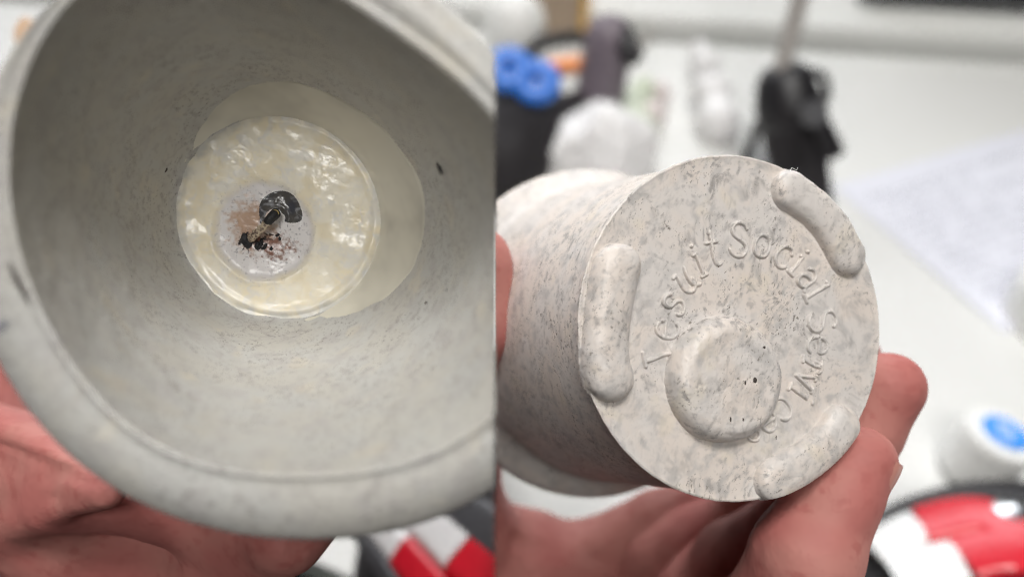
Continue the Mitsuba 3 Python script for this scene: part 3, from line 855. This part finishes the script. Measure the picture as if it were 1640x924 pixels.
hc = D(1610, 1010, 0.0) + [0.02, -0.01, 0.0]; hr = np.array([0.105, 0.085, 0.058])
hel = thing("helmet_001", "black helmet with red and white ribs below the blue-lidded pot at the lower right", "helmet", None)
add(hel + "__shell", shell(hc, hr), "soft_black", 40)
for key, px, wd, mat in [("white_rib", [(1405, 890), (1440, 868), (1476, 852)], 0.0095, "white_shell"), ("red_rib", [(1478, 851), (1530, 838), (1580, 838), (1620, 862), (1655, 905)], 0.011, "red_shell"),
                         ("white_rib", [(1440, 935), (1490, 917), (1540, 906)], 0.010, "white_shell"), ("red_rib", [(1542, 905), (1580, 893), (1620, 893), (1660, 920)], 0.011, "red_shell"),
                         ("strap", [(1395, 885), (1420, 845), (1480, 815), (1560, 803), (1650, 815)], 0.004, "black_plastic")]:
    add(hel + "__" + key, ribbon(px, hc, hr, wd, 0.005), mat, 40)
kp_, kn = ray_ellipsoid(1618, 832, hc, hr)
add(hel + "__knob", lathe([(0.003, 0), (0.0075, 0.0), (0.008, 0.003), (0.007, 0.006), (0.003, 0.007)], kp_ + kn * 0.001, 32, trimesh.geometry.align_vectors([0, 0, 1], kn)), "chrome", 40)

# black stand with a pole
b0 = D(1292, 345); sc = 1.0
top = D(1262, 165, 0.065)
ax = top - b0
st_ = thing("lamp_stand", "black plastic stand with a grey pole rising from its rounded head", "stand")
add(st_ + "__column", tube(spline([b0, b0 + ax * 0.35, b0 + ax * 0.7, b0 + ax * 0.9], 16), np.linspace(0.019, 0.0215, 16), 32), "soft_black", 40)
add(st_ + "__head", tube([b0 + ax * 0.86, b0 + ax * 1.0, b0 + ax * 1.12], [0.0225, 0.0235, 0.021], 36), "black_plastic", 40)
lc = D(1296, 150, 0.068)
a = np.linspace(0, 2 * np.pi, 33)
m = trimesh.creation.torus(0.015, 0.003, 40, 14); m.apply_transform(trimesh.geometry.align_vectors([0, 0, 1], [0.25, -0.85, 0.4])); m.apply_translation(lc)
add(st_ + "__loop", m, "black_plastic", True)
add(st_ + "__lever", tube([D(1300, 170, 0.08), D(1318, 205, 0.065), D(1338, 246, 0.05)], [0.006, 0.007, 0.0075], 16, 0.5, FWD), "black_plastic", 40)
add(st_ + "__knob", lathe([(0.003, -0.004), (0.008, -0.004), (0.009, 0), (0.008, 0.004), (0.003, 0.004)], D(1283, 195, 0.07) - FWD * 0.022, 28, trimesh.geometry.align_vectors([0, 0, 1], -FWD)), "charcoal_plastic", 40)
pt = D(1250, 120, 0.085)
add(st_ + "__pole", tube([pt, pt + [0.012, 0.035, 0.07], pt + [0.03, 0.085, 0.18], pt + [0.055, 0.15, 0.33]], 0.0062, 16), "grey_metal", True)
add(st_ + "__leg", tube([D(1215, 200, 0.04), D(1200, 240, 0.015), D(1190, 262, 0.0)], 0.004, 12), "soft_black", True)

# paper with printed lines
pa, pb, pd = D(1333, 300), D(1566, 160), D(1520, 556)
pu, pv = pb - pa, pd - pa
lu, lv = np.linalg.norm(pu), np.linalg.norm(pv)
pu, pv, lu, lv = pu / lu, pv / lv, float(lu), float(lv)
ps, pq = (pu + pv) / np.linalg.norm(pu + pv), (pu - pv) / np.linalg.norm(pu - pv)
pu, pv = (ps + pq) / math.sqrt(2), (ps - pq) / math.sqrt(2)      # a sheet has right angles


def sheet_fn(p, nn, uv):
    q = [p.x - float(pa[0]), p.y - float(pa[1])]
    x, y = (q[0] * float(a[0]) + q[1] * float(a[1]) for a in (pu, pv))
    row = y / 0.0085
    band = smoothstep(0.25, 0.4, row - dr.floor(row)) * (1 - smoothstep(0.75, 0.9, row - dr.floor(row)))
    words = smoothstep(0.38, 0.42, noise(x * 300, dr.floor(row) * 7.3))
    length = mikit.cell_rand(dr.floor(row), 3) * 0.5 + 0.5
    inside = dr.select((x > 0.014) & (x < 0.014 + (lu - 0.03) * length) & (y > 0.018) & (y < lv - 0.02), 1.0, 0.0)
    return mix((0.66, 0.665, 0.73), (0.2, 0.2, 0.24), band * words * inside * 0.4)


scene["printed_paper"] = {"type": "twosided", "bsdf": {"type": "principled", "base_color": proc(sheet_fn), "roughness": 0.8, "specular": 0.2}}
gx, gy = np.meshgrid(np.linspace(0, lu * 1.02, 40), np.linspace(0, lv, 40), indexing="ij")
V = pa + gx[..., None] * pu + gy[..., None] * pv + (0.0012 + 0.003 * (np.sin(gx / lu * 3) * np.sin(gy / lv * 2.4)) ** 2)[..., None] * np.array([0, 0, 1.0])
add("paper_sheet", grid_mesh(V), "printed_paper", True, "white sheet of printed paper lying askew on the desk right of the black stand", "paper")

# pot with a blue lid, white roll
c = D(1553, 758)
pot = thing("pot", "small white round pot with a blue lid above the helmet", "pot")
pt_tilt = rotm(10, [0, 1, 0]) @ rotm(-8, [1, 0, 0])
add(pot + "__side", lathe([(0.010, 0.001), (0.016, 0.001), (0.017, 0.003), (0.0178, 0.024), (0.0186, 0.025), (0.0186, 0.030), (0.0176, 0.0315), (0.013, 0.0315)], c, 48, pt_tilt), "white_plastic", 35)
up = pt_tilt[:3, :3] @ np.array([0, 0, 1.0])
add(pot + "__lid", lathe([(0.005, 0.0316), (0.0108, 0.0316), (0.0113, 0.0325), (0.0104, 0.0335), (0.005, 0.0335)], c + np.array([0.001, 0.0, 0]), 48, pt_tilt), "cap_blue", 35)
m = trimesh.creation.torus(0.0036, 0.0008, 32, 10); m.apply_scale([0.75, 1.25, 1]); m.apply_transform(pt_tilt); m.apply_translation(c + up * 0.0337)
add(pot + "__mark", m, "white_plastic", True)
add("tape_roll", lathe([(0.016, 0), (0.030, 0), (0.0315, 0.002), (0.0315, 0.028), (0.030, 0.030), (0.016, 0.030), (0.0155, 0.026), (0.0155, 0.004)], D(1690, 515), 48), "white_plastic", 35, "white round roll cut by the right edge beside the printed paper", "roll")

# the clutter at the back left of the right picture
def blob(pts, rad, amp, freq, seed, step, k=14.0):
    """A soft lumpy body through world points (metres)."""
    pm = np.array(pts) * 1000; rad = np.array(rad) * 1000
    def sdf(p):
        d = None
        for i in range(len(pm)):
            e_ = np.linalg.norm(p - pm[i], axis=1) - rad[i]
            d = e_ if d is None else smin(d, e_, k)
        return d + amp * 1000 * 2 * (meshkit.fbm(p * freq, 4, seed) - 0.5)
    m = surface(sdf, pm.min(0) - rad.max() * 1.4 - 5, pm.max(0) + rad.max() * 1.4 + 5, step * 1000)
    m.vertices = np.asarray(m.vertices) * 0.001
    return m


add("black_bag", blob([D(805, 265, 0.03), D(835, 225, 0.035), D(880, 195, 0.035), D(925, 175, 0.03), D(800, 205, 0.04)], [0.03, 0.032, 0.024, 0.016, 0.03], 0.004, 0.03, 3, 0.003), "soft_black", True,
    "crumpled black pouch under the blue handles at the back of the desk", "pouch")
hb = D(838, 122, 0.085)
sci = thing("scissors", "blue looped scissor handles lying on the black pouch", "scissors")
for dx, dy in ((-0.010, 0.003), (0.009, -0.003)):
    m = trimesh.creation.torus(0.0088, 0.0066, 36, 16); m.apply_scale([1.15, 1.1, 0.9]); m.apply_transform(rotm(35, [1, 0, 0])); m.apply_translation(hb + [dx, dy, dy])
    add(sci + "__handle", m, "blue_plastic", True)
add(sci + "__blade", tube([hb + [0.0, 0.012, -0.004], hb + [-0.02, 0.045, -0.012], hb + [-0.035, 0.075, -0.02]], [0.005, 0.004, 0.002], 12, 0.3, np.array([0, 0, 1.0])), "grey_metal", 40)
add("marker_cap", box((0.032, 0.014, 0.012), D(906, 107, 0.06), 0.25, bevel=0.004), "orange_plastic", 40, "bright orange plastic piece right beside the blue scissor handles", "cap")
bt = thing("bottle", "slanted mauve grey bottle with a black cap behind the white bags", "bottle")
b1, b2 = D(952, 205, 0.01), D(975, 60, 0.085)
add(bt + "__side", tube(spline([b1, (b1 + b2) / 2, b2], 12), np.linspace(0.021, 0.018, 12), 32), "mauve_plastic", 40)
add(bt + "__cap", tube([b2 + [0.008, -0.004, 0.004], b2 + [0.016, -0.02, -0.004]], [0.010, 0.008], 20), "black_plastic", 40)
cd = thing("card_box", "small tan card box with an amber edge at the top of the clutter", "box")
cb = D(888, 62, 0.0)
add(cd + "__side", box((0.056, 0.03, 0.07), cb + [-0.002, 0.02, 0.036], -0.15, bevel=0.002), "tan_card", 40)
add(cd + "__edge", box((0.007, 0.032, 0.072), cb + [0.030, 0.0155, 0.036], -0.15, bevel=0.002), "amber_card", 40)
add("black_cable", tube(spline([D(842, 85, 0.03), D(870, 70, 0.04), D(905, 62, 0.04), D(940, 66, 0.03), D(962, 84, 0.02)], 30), 0.0065, 14), "black_plastic", True, "thick black cable arched in front of the tan card box", "cable")
add("cup_white", blob([D(822, 52, 0.03), D(826, 38, 0.05)], [0.028, 0.026], 0.001, 0.05, 2, 0.003), "white_plastic", True, "white rounded jar left of the tan card box", "jar")
add("green_sprig", blob([D(795, 58, 0.02), D(792, 40, 0.03), D(798, 70, 0.02)], [0.010, 0.010, 0.007], 0.004, 0.1, 7, 0.0015, 4.0), "green_leaf", True, "small dark green leafy sprig at the left end of the clutter", "plant")
add("plastic_bag", blob([D(860, 262, 0.02), D(905, 240, 0.025), D(945, 228, 0.03), D(985, 245, 0.03)], [0.022, 0.025, 0.026, 0.028], 0.010, 0.045, 11, 0.002), "white_film", True, "crumpled white plastic bag right of the black pouch", "bag")
add("plastic_bag_001", blob([D(1000, 180, 0.02), D(1025, 150, 0.02), D(1010, 215, 0.02)], [0.018, 0.014, 0.02], 0.006, 0.05, 13, 0.002), "pale_green_film", True, "crumpled pale green plastic bag beside the mauve bottle", "bag")
add("plastic_bag_002", blob([D(1040, 190, 0.01), D(1056, 150, 0.01), D(1020, 235, 0.01)], [0.014, 0.010, 0.014], 0.005, 0.05, 17, 0.002), "pale_pink_film", True, "thin pinkish plastic wrapper right of the pale green bag", "bag")
add("plastic_bottle", blob([D(1130, 105, 0.02), D(1140, 150, 0.02), D(1150, 195, 0.015), D(1120, 82, 0.02)], [0.014, 0.017, 0.018, 0.009], 0.003, 0.04, 19, 0.002), "white_film", True, "pale clear plastic bottle lying left of the black stand", "bottle")
add("white_cable", tube(spline([D(1098, -30, 0.02), D(1080, 8, 0.01), D(1060, 35, 0.005), D(1030, 70, 0.004), D(1010, 100, 0.004)], 30), 0.003, 12), "grey_metal", True, "thin grey cable running to the back edge of the desk", "cable")
mo = D(1545, 20, 0.03)
add("monitor", box((0.36, 0.03, 0.20), mo + [0.09, 0.016, 0.1], ang, bevel=0.005), "black_plastic", 40, "black screen edge at the top right corner", "monitor")
